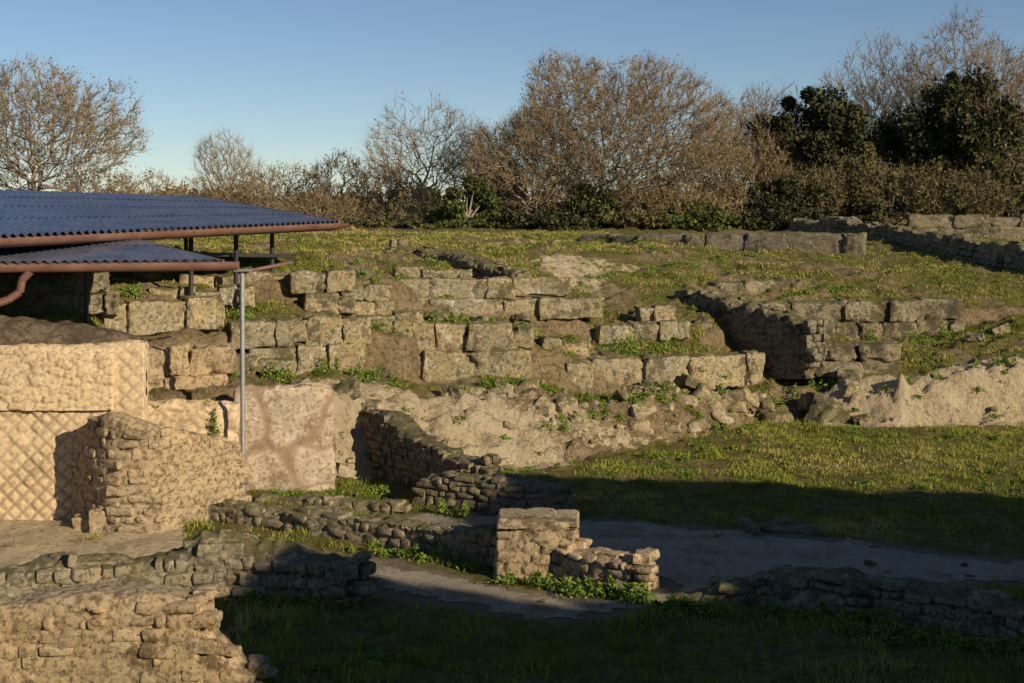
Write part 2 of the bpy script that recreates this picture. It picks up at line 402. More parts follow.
        for sgn,i in ((-1,0),(1,n-1)):
            v=.02
            while v<(zt[i]-zb[i]-below):
                hr=h0*rs.uniform(.75,1.25)
                for aa in np.arange(-thick/2+.12,thick/2-.05,.24):
                    it.append(((c[i,0]+nf[i,0]*aa+t[i,0]*sgn*rs.uniform(-.06,.08),c[i,1]+nf[i,1]*aa+t[i,1]*sgn*rs.uniform(-.06,.08),zb[i]+below+v+hr/2-.03),(.15,.12,hr*.47),math.atan2(t[i,1],t[i,0])+rs.normal(0,.2),rs.normal(0,.1),rs.normal(0,.1)))
                v+=hr
        blocks("facing_stones",it,sm or mat,.02,seed,ob,small=True,freq=5)
    return ob

def row(name,px0,y0,px1,y1,zb0,zb1,courses,h,lr=(.8,1.6),depth=.8,skip=.08,mat=None,seed=0,setb=.12,profile=None):
    p0=np.array([X(px0,y0),y0]); p1=np.array([X(px1,y1),y1]); L=np.hypot(*(p1-p0)); t=(p1-p0)/L; nb=np.array([-t[1],t[0]])
    if nb[1]<0: nb=-nb
    yaw=math.atan2(t[1],t[0]); rs=np.random.RandomState(seed+50); it=[]
    for c in range(courses):
        u=-rs.uniform(0,.5)*(c>0)
        while u<L-.15:
            l=min(rs.uniform(*lr)*(1 if rs.rand()>.25 else .5),L-u+.1); mid=u+l/2; f=np.clip(mid/L,0,1)
            ok=(profile is None or c<profile(f)) and (rs.rand()>skip*(c+.3))
            if ok:
                hh=h*rs.uniform(.93,1.05)*(1 if (rs.rand()>.15 or c<courses-1) else .75); dd=depth*rs.uniform(.85,1.15)
                p=p0+t*mid+nb*(dd/2+c*setb+rs.normal(0,.055))
                z=zb0+(zb1-zb0)*f+c*h*.985+hh/2
                it.append(((p[0],p[1],z),(l/2*1.02,dd/2,hh/2*1.02),yaw+rs.normal(0,.025),rs.normal(0,.02),rs.normal(0,.018)))
            u+=l+rs.uniform(0,.015)
    return blocks(name,it,mat or M_tufa,.058,seed)
B="tufa_block_wall"
row(B,528,41.9,762,44.0,1.15,1.2,1,1.0,(1.2,1.9),.9,0,seed=1)
row(B,532,42.6,592,43.2,2.05,2.1,1,.55,(.9,1.5),.8,0,seed=2)
row(B,600,45.6,688,46.4,2.25,2.4,1,.62,(.9,1.4),.8,0,seed=3)
row(B,640,46.8,672,46.9,2.9,2.9,1,.55,(.9,1.2),.8,0,seed=4)
row(B,358,40.9,532,41.6,1.6,1.75,2,.84,(1.1,1.9),.9,0,seed=5)
row(B,360,41.2,420,41.4,3.2,3.2,1,.5,(.8,1.4),.8,0,seed=55)
row(B,250,38.1,368,39.1,2.2,2.25,2,.76,(1.0,1.9),.9,0,seed=6)
row(B,392,44.5,600,46.0,3.25,3.15,2,.64,(1.0,1.9),.8,.08,seed=7,profile=lambda f:2 if f<.85 else 1)
row(B,395,45.2,470,45.6,4.4,4.4,1,.45,(.7,1.2),.7,.15,seed=8)
row(B,305,41.6,352,41.9,3.55,3.6,2,.66,(.9,1.5),.9,0,seed=9)
row(B,180,41.2,300,42.2,4.05,4.15,1,.7,(.9,1.5),.8,.2,seed=10)
row(B,345,42.6,392,43.0,3.4,3.4,2,.5,(.7,1.2),.8,0,seed=12)
row(B,105,36.8,222,38.2,3.4,3.5,1,.85,(.9,1.7),.9,0,seed=13)
row(B,142,34.5,232,35.0,1.95,2.0,2,.68,(.8,1.5),.9,0,seed=34,mat=M_gold)
row(B,-120,36.4,112,36.8,3.95,4.0,2,.55,(.6,1.1),.7,.1,seed=15,mat=M_tufa2)
row(B,150,39.3,250,40.0,3.95,4.0,1,.55,(.7,1.4),.8,.2,seed=16)
row(B,232,37.4,290,37.4,2.4,2.4,1,.4,(.6,1.0),.8,.3,seed=18)
row(B,742,52.0,962,52.0,1.55,1.75,2,.80,(1.1,1.9),.9,0,seed=20,mat=M_tufa2,setb=.25)
row(B,715,54.4,800,55.0,3.2,3.3,1,.55,(.9,1.7),.9,0,seed=21,mat=M_tufa2)
row(B,815,46.3,896,46.3,1.15,1.2,2,.55,(1.0,1.8),1.2,.15,seed=22,mat=M_tufa2,setb=-.1)
row(B,638,68,862,65,4.3,4.45,1,1.05,(1.4,2.6),1,0,seed=24,mat=M_rubd)
row(B,580,70,650,68,4.65,4.45,1,.7,(1.2,2.0),1,.5,seed=23,mat=M_rubd)
row(B,918,76,1090,74,4.75,4.85,2,.72,(1.2,2.4),1,.1,seed=25,mat=M_tufa2)
row(B,470,60,560,66,4.85,4.8,1,.35,(.8,1.5),.9,1.2,seed=26,mat=M_tufa2)

# tumbled & embedded rocks
it=[]
for (px,y,s) in [(775,44.6,.55),(762,44.9,.4),(690,43.1,.35),(650,42.6,.3),(560,41.0,.3),(835,44.6,.5),(860,44.3,.35),(820,44.3,.45),(745,44.2,.3),(300,36.6,.3),(345,36.8,.35),(455,39.6,.3),(620,41.3,.25),(405,43.7,.3),(560,49,.3),(640,48.6,.3),(360,44,.4),(850,46.1,.5),(815,45.2,.6),(975,49,.3),(1000,50,.35),(540,48.5,.35),(500,47.5,.3),(700,48.4,.3),(580,44.2,.3),(330,40.4,.35),(380,39.6,.4),(440,43.6,.3),(480,43.9,.35),(520,44.4,.3),(550,42.9,.4)]:
    x=X(px,y); it.append(((x,y,gzp(x,y)+s*.25),(s,s*.75,s*.5),R.uniform(0,3),R.normal(0,.25),R.normal(0,.25)))
blocks("fallen_stone_blocks",it,M_tufa2,.07,44)
it=[]
for _ in range(800):
    px=R.uniform(335,1060); k0=np.interp(px,CP,KY[:,0]); k1=np.interp(px,CP,KY[:,1]); k2=np.interp(px,CP,KY[:,2])
    y=R.uniform(k0,.5*k2+.5*k1); s=min(R.gamma(1.6,.06)+.03,.38)
    it.append((X(px,y),y,s))
a=np.array(it); z,dd,g2,pp2,pd2,sl2=gfull(a[:,0],a[:,1]); cln=fbm(np.stack([a[:,0]*.7,a[:,1]*.7,0*a[:,0]],1),2,61)
keep=R.rand(len(a))<(.42-.5*np.clip(pp2,0,1)+.5*cln)
its=[((x,y,zz-s*.25),(s*1.3,s,s*.75),R.uniform(-.6,.6),R.normal(.1,.3),R.normal(0,.25)) for (x,y,s),zz,k in zip(a,z,keep) if k]
blocks("eroded_rock_outcrop",its,M_rock,.035,46,small=True,freq=4)
it=[]
for _ in range(900):
    y=R.uniform(20,62); px=R.uniform(0,1024); x=X(px,y); s=R.gamma(2,.025)+.02; it.append((x,y,s))
a=np.array(it); z,dd,g2,pp2,pd2,sl2=gfull(a[:,0],a[:,1])
keep=(R.rand(len(a))<np.clip(dd*1.5-.5+pp2*.3,0,1))&(a[:,1]>19)
its=[((x,y,zz+s*.1),(s,s*.8,s*.55),R.uniform(0,3),R.normal(0,.3),R.normal(0,.3)) for (x,y,s),zz,k in zip(a,z,keep) if k]
blocks("scattered_stones",its,M_tufa2,.03,45,small=True,freq=6)

def wp(px,y,rt,zb=None):
    x=X(px,y); zt=Z(rt,y)
    if zb is None: zb=gbase(x,y)[0][0]
    return (x,y,zb,zt)
RW="rubble_wall"
wall(RW,[wp(398,52,245),wp(440,50,250),wp(480,48,258),wp(522,46.2,272)],.8,M_rubd,seed=1,relief=.05,rough=.05,topn=.2,stones=(.4,.24,.08))
wall(RW,[wp(672,52,293),wp(720,50,296),wp(770,48,306),wp(815,46.2,322,1.5)],.9,M_rubd,seed=2,relief=.05,rough=.05,topn=.2,stones=(.4,.24,.08))
wall(RW,[wp(798,80,220),wp(850,76,219),wp(900,70,227),wp(960,64,236),wp(1030,59.5,248),wp(1100,56,260)],.9,M_rubd,seed=3,relief=.05,rough=.06,ds=.12,topn=.2,stones=(.45,.26,.08))
wall(RW,[wp(366,36.8,408,0),wp(400,35.2,420,0),wp(440,33.6,446,0),wp(488,32.2,466,0)],.6,M_rubd,seed=4,relief=.04,rough=.05,ds=.07,stones=(.32,.18,.07))
wall(RW,[wp(430,32.6,474,0),wp(500,31.8,476,0),wp(562,31.2,486,0)],.7,M_rubd,seed=5,relief=.04,rough=.05,ds=.07,topn=.12,stones=(.32,.18,.06))
wall(RW,[wp(185,31.2,503,0),wp(280,30.2,505,0),wp(380,28.8,516,0),wp(500,27.0,530,0)],.6,M_rub,seed=6,relief=.03,rough=.05,ds=.06,topn=.16,stones=(.3,.17,.04),topp=.2)
wall(RW,[wp(262,32.6,494,0),wp(340,32.0,494,0),wp(400,31.6,500,0)],.5,M_rub,seed=16,relief=.03,rough=.05,ds=.06,topn=.1,stones=(.3,.17,.04),topp=.25)
wall(RW,[wp(575,26.0,549,0),wp(600,25.6,551,0),wp(640,25.1,556,0)],.85,M_gold,seed=7,relief=.03,rough=.03,ds=.05,topn=.04,corner=.12,stones=(.28,.16,.02),topp=.12)
wall(RW,[wp(-60,23.8,566,0),wp(60,24.4,556,0),wp(150,25,548,0),wp(230,25.4,536,0),wp(300,25.1,544,0),wp(352,24.6,560,0)],1.0,M_rub,seed=8,relief=.04,rough=.07,ds=.055,topn=.14,corner=.2,stones=(.36,.2,.02),topp=.1)
wall(RW,[wp(-80,19.8,596,0),wp(60,20.0,592,0),wp(150,20.1,590,0),wp(200,20.1,596,0)],.8,M_gold,(.42,.2),.7,seed=9,relief=.03,rough=.03,ds=.045,topn=.05,corner=.06,gap=(.01,.09),stones=(.36,.19,.05),topp=.1,skipf=.22)
wall(RW,[wp(202,20.2,618,0),wp(226,20.2,640,0),wp(254,20.2,668,0)],.6,M_gold,seed=29,relief=.03,rough=.03,ds=.05,topn=.12,corner=.1,stones=(.3,.17,.04),topp=.3)
wall(RW,[wp(640,24.9,604,0),wp(700,24.6,583,0),wp(780,24.4,569,0),wp(860,23.9,573,0),wp(940,23.2,583,0),wp(1030,22.4,599,0),wp(1160,21.2,634,0)],.9,M_rub,seed=10,relief=.04,rough=.06,ds=.055,topn=.06,corner=.22,stones=(.36,.19,.01),topp=.08,skipf=.2)
wall("masonry_pier",[wp(501,26.5,520,0),wp(540,26.4,520,0),wp(577,26.3,520,0)],.95,M_gold,(.34,.2),.35,.035,.045,.03,.03,seed=11,corner=.04,gap=(.01,.1))
blocks("pier_cap_stone",[((X(527,26.4),26.42,Z(518,26.4)),(.55,.5,.075),0.02,0,0),((X(562,26.4),26.40,Z(519,26.4)),(.3,.49,.07),-.04,0.02,0)],M_gold,.03,5)
wall("stone_mound",[wp(748,29.9,528,0),wp(790,30,521,0),wp(838,29.8,530,0)],.9,M_rubd,seed=12,relief=.05,rough=.06,ds=.08,corner=.25,stones=(.4,.16,.05))

wall("reticulated_masonry_wall",[wp(-260,31,344,0),wp(60,31.1,344,0),wp(146,31.3,342,0)],.6,M_retic,(.24,.24),.12,.035,.04,.012,.03,seed=13,rot=True)
wall("rubble_wall_upper_band",[(X(-260,30.88),30.9,2.45,3.78),(X(60,30.93),30.95,2.4,3.8),(X(114,31.02),31.06,2.4,3.75)],.5,M_retic,(.30,.17),.7,.035,.04,.015,.02,seed=14,below=.0,gap=(.01,.1))
wall("earth_capping_on_wall",[wp(-260,31.7,316,3.72),wp(0,31.7,317,3.72),wp(80,31.8,324,3.72),wp(142,31.9,338,3.6)],1.5,M_earth,(.6,.5),.9,.08,.02,.06,.05,seed=15,corner=.2,below=.05)
wall("quoined_masonry_wall",[wp(86,31.0,428,0),wp(100,30.2,418,0),wp(120,29.7,412,0),wp(150,29.8,424,0),wp(190,30.6,434,0),wp(232,31.6,441,0)],.55,M_gold,(.42,.19),.25,.045,.03,.02,.04,seed=17,corner=.06,gap=(.01,.1),stones=(.36,.185,.04),topp=.15,skipf=.12)
wall("plastered_wall",[wp(236,33.9,388,0),wp(280,34.0,382,0),wp(312,34.2,378,0),wp(330,34.4,386,0)],.5,M_plast,(1.6,1.2),.9,.05,.015,.04,.08,seed=18,corner=.08)
wall("plastered_wall",[wp(118,33.0,400,0),wp(180,33.3,402,0),wp(238,33.6,404,0)],.5,M_retic,(.5,.35),.8,.06,.04,.06,.05,seed=19)
blocks("stone_bench",[((X(124,30.2),29.9,.22),(.6,.3,.24),.1,0,0),((X(96,30.2),30.1,.12),(.4,.3,.14),.1,0,0)],M_gold,.03,6)

# ---------------------------------------------------------------- canopies
def tube(p0,p1,r,n=10):
    p0=np.array(p0,float);p1=np.array(p1,float);d=p1-p0;d/=np.linalg.norm(d)
    a=np.cross(d,[0,0,1] if abs(d[2])<.9 else [1,0,0]);a/=np.linalg.norm(a);b_=np.cross(d,a)
    th=np.linspace(0,2*np.pi,n,endpoint=False)+np.pi/n
    ring=np.outer(np.cos(th),a)+np.outer(np.sin(th),b_)
    V=np.concatenate([p0+ring*r,p1+ring*r]); i=np.arange(n); j=(i+1)%n
    return V,[np.stack([i,j,j+n,i+n],1),i[None,::-1],(i+n)[None]]
def addtube(name,p0,p1,r,mat,par,n=10): 
    V,f=tube(p0,p1,r,n); return mk(name,V,f,mat,None,False,par)
def addbox(name,p0,p1,w,h,mat,par):
    p0=np.array(p0,float);p1=np.array(p1,float);d=p1-p0;d/=np.linalg.norm(d)
    s=np.cross(d,[0,0,1.]); s/=np.linalg.norm(s); u=np.cross(s,d); bv=.15*min(w,h)
    pr=[(-w/2+bv,-h/2),(w/2-bv,-h/2),(w/2,-h/2+bv),(w/2,h/2-bv),(w/2-bv,h/2),(-w/2+bv,h/2),(-w/2,h/2-bv),(-w/2,-h/2+bv)]
    ring=np.array([s*a+u*b_ for a,b_ in pr]); n=8;i=np.arange(n); j=(i+1)%n
    V=np.concatenate([p0+ring,p1+ring]); return mk(name,V,[np.stack([i,j,j+n,i+n],1),i[None,::-1],(i+n)[None]],mat,None,False,par)
def gutter(name,p0,p1,r,mat,par):
    p0=np.array(p0,float);p1=np.array(p1,float);d=p1-p0;d/=np.linalg.norm(d); s=np.cross(d,[0,0,1.]); s/=np.linalg.norm(s)
    th=np.linspace(np.pi,2*np.pi,11); pr=[(math.cos(t)*r,math.sin(t)*r*1.1) for t in th]+[(math.cos(t)*r*.85,math.sin(t)*r*.95+.0) for t in th[::-1]]
    ring=np.array([s*a+np.array([0,0,1.])*b_ for a,b_ in pr]); n=len(pr); i=np.arange(n); j=(i+1)%n
    V=np.concatenate([p0+ring,p1+ring]); mk(name,V,[np.stack([i,j,j+n,i+n],1),i[None,::-1],(i+n)[None]],mat,None,False,par)
def roof(name,A,B_,C,D,par,pitch=.22,amp=.035,rows_=3):
    A,B_,C,D=[np.array(q,float) for q in (A,B_,C,D)]
    L=np.linalg.norm(A-B_); nu=int(L/pitch*8); Vs=[];Fs=[];off=0
    for r in range(rows_):
        v=np.linspace(r/rows_-(.012 if r else 0),(r+1)/rows_,3); u=np.linspace(0,1,nu)
        Ug,Vg=np.meshgrid(u,v); Ug=Ug.ravel()[:,None];Vg=Vg.ravel()[:,None]
        p=(1-Vg)*((1-Ug)*B_+Ug*A)+Vg*((1-Ug)*C+Ug*D)
        p[:,2]+=amp*np.sin(Ug[:,0]*L/pitch*2*np.pi)+ .02*(1-(Vg[:,0]*rows_-r))
        top=len(p); p=np.concatenate([p,p-np.array([0,0,.008])])
        i=np.arange(3*nu).reshape(3,nu)
        q=np.stack([i[:-1,:-1].ravel(),i[:-1,1:].ravel(),i[1:,1:].ravel(),i[1:,:-1].ravel()],1)
        Vs.append(p);Fs.append(q+off);Fs.append(q[:,::-1]+off+top);off+=len(p)
    mk(name,np.concatenate(Vs),Fs,M_roof,None,True,par)
cn=empty("corrugated_metal_canopy")
A=P(222,261,32.6); Bq=P(-260,266,30.2); D=P(62,222,38.5); C=P(-420,214,37.5)
roof("roof_sheet",A,Bq,C,D,cn)
g0=np.array(Bq)+[0,-.12,-.06]; g1=P(238,264,32.6)+[0,-.1,-.0]
gutter("gutter",g0,g1,.13,M_gut,cn)
addbox("eave_beam",g0+[0,.28,-.03],g1+[0,.25,-.05],.14,.2,M_gut,cn)
addbox("rake_trim",P(222,262,32.6)+[0.03,0,-.02],np.array(D)+[0.03,0,-.04],.06,.14,M_gut,cn)
addbox("back_beam",np.array(C)+[0,-.3,-.16],np.array(D)+[-.3,-.3,-.16],.14,.2,M_blk,cn)
for k in range(7):
    f=(k+.5)/7; a=Bq*(1-f)+A*f; c=C*(1-f)+D*f; addbox("rafter_%d"%k,a+[0,.3,-.16],c-[0,.3,.16],.08,.14,M_gut,cn)
xp,yp=X(243,32.8),32.8
addtube("post",(xp,yp,-.05),(xp-.02,yp,5.32),.055,M_galv,cn,14)
addbox("post_head_plate",(xp-.2,yp,5.36),(xp+.2,yp,5.36),.24,.05,M_galv,cn)
addtube("post_base_plate",(xp,yp,.0),(xp,yp,.05),.16,M_galv,cn,12)
addbox("bracket",(xp-.1,yp+.05,5.3),(X(292,34),34,5.5),.07,.07,M_gut,cn)
for px,y,rb in ((86,35.5,322),(-60,35.5,330)):
    addtube("rear_post",(X(px,y),y,Z(rb,y)-.4),(X(px,y),y,6.0),.06,M_blk,cn)
pts=[P(30,272,31.4),P(22,280,31.4),P(20,292,31.4),P(8,300,31.3),P(-30,312,31.0)]
for k in range(4): addtube("downpipe_%d"%k,pts[k],pts[k+1],.09,M_gut,cn)
cf=empty("corrugated_metal_canopy")
A=P(338,222,44); Bq=P(60,234,33.4); Bq=A+(Bq-A)*1.7; D=P(196,197,52); C=P(-260,181,47)
roof("roof_sheet",A,Bq,C,D,cf,.26,.04,4)
gutter("gutter",Bq+[0.05,-.12,-.05],A+[.22,-.1,-.03],.16,M_gut,cf)
addbox("eave_beam",Bq+[-.1,.25,-.14],A+[-.05,.25,-.14],.14,.24,M_gut,cf)
addbox("rake_trim",A+[.04,0,-.04],D+[.04,0,-.04],.08,.2,M_gut,cf)
for k in range(8):
    f=(k+.5)/8; a=Bq*(1-f)+A*f; c=C*(1-f)+D*f; addbox("rafter_%d"%k,a+[0,.4,-.18],c-[0,.3,.18],.09,.16,M_gut,cf)
for px,y,rb in ((272,42.6,262),(236,41.0,262),(191,39.5,275),(186,47,250),(120,45,255)):
    x=X(px,y); addtube("post",(x,y,gbase(x,y)[0][0]-.2),(x,y,6.15),.07,M_blk,cf)
addbox("tie_beam",P(180,254,39.8),P(290,256,43.0),.1,.12,M_blk,cf)

# ---------------------------------------------------------------- ground vegetation
def blades(name,x,y,z,h,w,mat,lean=.5,cr=None):
    n=len(x); th=R.uniform(0,2*np.pi,n); ph=R.uniform(0,2*np.pi,n); ln=R.uniform(0,lean,n)*h
    b0=np.stack([x-np.cos(th)*w/2,y-np.sin(th)*w/2,z],1); b1=np.stack([x+np.cos(th)*w/2,y+np.sin(th)*w/2,z],1)
    tp=np.stack([x+np.cos(ph)*ln,y+np.sin(ph)*ln,z+h],1)
    V=np.stack([b0,b1,tp],1).reshape(-1,3); Fq=np.arange(3*n).reshape(n,3)
    c=np.repeat(cr if cr is not None else R.rand(n),3)
    return mk(name,V,Fq,mat,np.stack([c,c,c],1),False)
n=460000
y=18+(78-18)*R.rand(n)**.9; x=(R.rand(n)*2-1)*(.40*y+1.0)
z,dd,gg,pp_,pd_,sl=gfull(x,y)
pz=np.stack([x,y,0*x],1); den=fbm(pz*.8,4,91); den2=fbm(pz*2.5,3,92)
pr=np.clip(.68-dd*1.3-pp_*1.2-gg*1.6+.9*den+.6*den2-.14*(y>47),0,1)
k=R.rand(n)<pr
x,y,z=x[k],y[k],z[k]; dn=den2[k]; dn1=den[k]; ddk=dd[k]
h=(.03+.07*R.rand(len(x))+.13*np.clip(dn,0,1)); h=h*np.where(y<26,1.4,1)
tone=np.clip(.38+.6*fbm(np.stack([x*.4,y*.4,0*x],1),4,93)+.22*(y>47)+.6*(ddk-.15)+R.normal(0,.2,len(x)),0,1)
blades("grass",x,y,z-.01,h,.014+.0007*y,M_grass,.9,tone)
cl=[]
def wl(px0,y0,px1,y1,cnt,r,hh,dz=0):
    for _ in range(cnt):
        f=R.rand(); yy=y0+(y1-y0)*f+R.normal(0,.12); xx=X(px0+(px1-px0)*f,yy); cl.append((xx,yy,dz,r*R.uniform(.5,1.4),hh*R.uniform(.5,1.3)))
wl(370,28.0,500,26.4,20,.2,.22); wl(500,25.9,645,24.5,24,.18,.26); wl(570,25.2,650,24.4,14,.2,.3)
wl(655,24.0,900,23.0,36,.25,.24); wl(820,22.8,1024,21.6,24,.25,.22); wl(180,19.8,420,21.5,25,.3,.15)
wl(230,37.6,300,37.2,22,.25,.35); wl(320,38.6,400,39.6,16,.25,.4); wl(200,37.0,235,36.0,10,.25,.5); wl(355,43.6,390,43.8,10,.25,.4)
wl(480,40.6,600,40.9,24,.25,.3); wl(600,41.2,760,42.8,22,.2,.25); wl(560,43.8,720,45.5,20,.25,.25); wl(760,45.4,840,46.2,14,.3,.35)
wl(330,40.3,530,43.8,50,.3,.25); wl(260,33.2,390,33.4,18,.2,.16); wl(440,31.3,470,30.8,6,.2,.3); wl(860,51.4,960,51.6,12,.3,.4)
wl(205,33.2,215,33.1,5,.15,.9,1.4); wl(230,29,400,27.8,6,.15,.15); wl(100,38,250,40,30,.3,.3); wl(620,45,680,45.6,10,.2,.5); wl(455,39.6,520,40.9,7,.2,.25)
wl(250,24.7,350,24.0,16,.2,.15,0); wl(560,39.4,760,44.3,30,.2,.2); wl(880,44.8,1020,45.8,12,.2,.3); wl(690,50,960,60,50,.3,.15); wl(520,48,760,64,50,.35,.15)
wl(400,42.2,520,42.6,16,.25,.2,.25); wl(560,42.6,740,43.9,10,.2,.2,.5)
for _ in range(300):
    yy=R.uniform(33,70); cl.append((X(R.uniform(180,1024),yy),yy,0,R.uniform(.1,.35),R.uniform(.06,.16)))
cl=np.array(cl); zz=gfull(cl[:,0],cl[:,1])[0]+cl[:,2]
rep=100; idx=np.repeat(np.arange(len(cl)),rep); m=len(idx)
ra=np.abs(R.normal(0,.6,m))*cl[idx,3]; an=R.uniform(0,2*np.pi,m)
hx=cl[idx,0]+ra*np.cos(an); hy=cl[idx,1]+ra*np.sin(an); hz=zz[idx]+R.rand(m)*cl[idx,4]*np.exp(-(ra/cl[idx,3])**2)
sz=R.uniform(.02,.06,m); d1=R.normal(0,1,(m,3)); d1/=np.linalg.norm(d1,axis=1)[:,None]; d2=np.cross(d1,R.normal(0,1,(m,3))); d2/=np.linalg.norm(d2,axis=1)[:,None]
c0=np.stack([hx,hy,hz],1); V=np.stack([c0-d1*sz[:,None],c0+d2*sz[:,None]*.4,c0+d1*sz[:,None],c0-d2*sz[:,None]*.4],1).reshape(-1,3)
cr=np.repeat(np.clip(.5+R.normal(0,.3,m),0,1),4)
mk("weeds",V,np.arange(4*m).reshape(m,4),M_weed,np.stack([cr,cr,cr],1),False)

# ---------------------------------------------------------------- trees
def prisms(p0,p1,r0,r1,k=4):
    d=p1-p0; d/=np.linalg.norm(d,axis=1)[:,None]+1e-9
    up=np.where(np.abs(d[:,[2]])<.9,np.array([[0,0,1.]]),np.array([[1.,0,0]])); a=np.cross(d,up); a/=np.linalg.norm(a,axis=1)[:,None]; b_=np.cross(d,a)
    V=[]
    for p,r in ((p0,r0),(p1,r1)):
        for q in range(k):
            t=2*math.pi*q/k; V.append(p+(a*math.cos(t)+b_*math.sin(t))*r[:,None])
    V=np.stack(V,1); m=len(p0); base=np.arange(m)[:,None]*2*k
    f=[]
    for q in range(k):
        q2=(q+1)%k; f.append(base+np.array([[q,q2,q2+k,q+k]]))
    return V.reshape(-1,3),np.concatenate(f)
def leafquads(c,sz,rs):
    m=len(c); d1=rs.normal(0,1,(m,3)); d1/=np.linalg.norm(d1,axis=1)[:,None]; d2=np.cross(d1,rs.normal(0,1,(m,3))); d2/=np.linalg.norm(d2,axis=1)[:,None]
    V=np.stack([c-d1*sz[:,None],c+d2*sz[:,None]*.6,c+d1*sz[:,None],c-d2*sz[:,None]*.6],1).reshape(-1,3)
    return V,np.arange(4*m).reshape(m,4)
def skeleton(seed,npt,H,Wd,cb=.2,lump=.35,bf=.35,zp=.35,twn=5,twl=(.5,1.2),multi=False):
    """branch skeleton: crown points linked to the trunk by a length-balanced spanning tree"""
    rs=np.random.RandomState(seed); pts=[]
    while len(pts)<npt:
        q=rs.uniform(-1,1,(npt*3,3)); rel=(q[:,2]+1)/2
        prof=np.where(rel>zp,np.sqrt(np.clip(1-((rel-zp)/(1-zp))**2,0,1)),.4+.6*rel/zp)
        th=np.arctan2(q[:,1],q[:,0]); ln=fbm(np.stack([np.cos(th)*1.3+9,np.sin(th)*1.3,rel*2.2+seed],1),2,seed)
        rad=np.hypot(q[:,0],q[:,1]); lim=prof*(1+lump*ln)
        q=q[(rad<lim)&(rs.rand(len(q))<.35+.65*(rad/np.maximum(lim,.01)))]
        pts=list(pts)+list(q)
    pts=np.array(pts[:npt]); rel=(pts[:,2]+1)/2
    topl=1+.10*fbm(np.stack([pts[:,0]*2,pts[:,1]*2,0*rel+seed],1),2,seed+3)
    pts=np.stack([pts[:,0]*Wd/2,pts[:,1]*Wd/2,(cb+(1-cb)*rel)*H*topl],1)
    nt_=7; tz=np.linspace(0,cb+.15*(1-cb),nt_)*H
    trk=np.stack([np.cumsum(rs.normal(0,.012*H,nt_)),np.cumsum(rs.normal(0,.012*H,nt_)),tz],1); trk[0,:2]=0
    base=trk[-1 if not multi else 1]
    o=np.argsort(np.linalg.norm(pts-base,axis=1)); pts=pts[o]
    A_=np.concatenate([trk,pts]); par=np.full(len(A_),-1); pl=np.zeros(len(A_))
    for i in range(1,nt_): par[i]=i-1; pl[i]=pl[i-1]+np.linalg.norm(A_[i]-A_[i-1])
    lo=1 if multi else nt_-3
    for i in range(nt_,len(A_)):
        dv=A_[i]-A_[lo:i]; dd=np.linalg.norm(dv,axis=1); cost=dd+bf*pl[lo:i]+ .35*np.maximum(-dv[:,2],0)
        j=int(np.argmin(cost))+lo; par[i]=j; pl[i]=pl[j]+dd[j-lo]
    w=np.zeros(len(A_))
    for i in range(len(A_)-1,0,-1):
        if w[i]==0: w[i]=1
        w[par[i]]+=w[i]
    r=.011*w**.46
    i=np.arange(1,len(A_)); p1=A_[i];p0=A_[par[i]]; r1=r[i]; r0=np.minimum(r[par[i]],r1*1.35)
    md=(p0+p1)/2+rs.normal(0,.06,p0.shape)*np.linalg.norm(p1-p0,axis=1)[:,None]
    P0=np.concatenate([p0,md]);P1=np.concatenate([md,p1]);R0=np.concatenate([r0,(r0+r1)/2]);R1=np.concatenate([(r0+r1)/2,r1])
    tip=i[w[i]<=5]; tip=tip[tip>=nt_]; sel=np.repeat(tip,twn)
    d=A_[sel]-A_[par[sel]]; d/=np.linalg.norm(d,axis=1)[:,None]+1e-6
    out=A_[sel]-base; out/=np.linalg.norm(out,axis=1)[:,None]+1e-6
    d=d*.5+out*.5+np.array([0,0,.3])+rs.normal(0,.5,d.shape); d/=np.linalg.norm(d,axis=1)[:,None]
    t0=A_[sel]-(A_[sel]-A_[par[sel]])*rs.rand(len(sel),1)*.8
    t1=t0+d*rs.uniform(twl[0],twl[1],(len(sel),1))
    return P0,P1,R0,R1,t0,t1
def tree(name,px,y,rtop,wpx,seed,npt=1500,cb=.22,leaf=0,leafsz=.08,tw=.028,parent=None,mat=None,**kw):
    rs=np.random.RandomState(seed+900); x=X(px,y); zb=gbase(x,y)[0][0]-.1; H=Z(rtop,y)-zb; Wd=wpx*y/F
    P0,P1,R0,R1,t0,t1=skeleton(seed,npt,H,Wd,cb,**kw); o=np.array([x,y,zb])
    e=parent or empty(name)
    V,f=prisms(P0+o,P1+o,R0,R1,4); mk("trunk_and_limbs",V,f,M_bark,None,True,e)
    w=rs.normal(0,1,t0.shape); w/=np.linalg.norm(w,axis=1)[:,None]
    V=np.stack([t0-w*tw/2,t0+w*tw/2,t1],1).reshape(-1,3)+o; mk("twigs",V,np.arange(len(V)).reshape(-1,3),M_twig,None,False,e)
    if leaf>0:
        k=rs.rand(len(t1))<leaf; c=t0[k]+(t1[k]-t0[k])*rs.rand(k.sum(),1)+o; V,f=leafquads(c,rs.uniform(.5,1.3,len(c))*leafsz,rs)
        cr=np.repeat(rs.rand(len(c)),4); mk("leaves",V,f,mat or M_brown,np.stack([cr]*3,1),False,e)
    return e
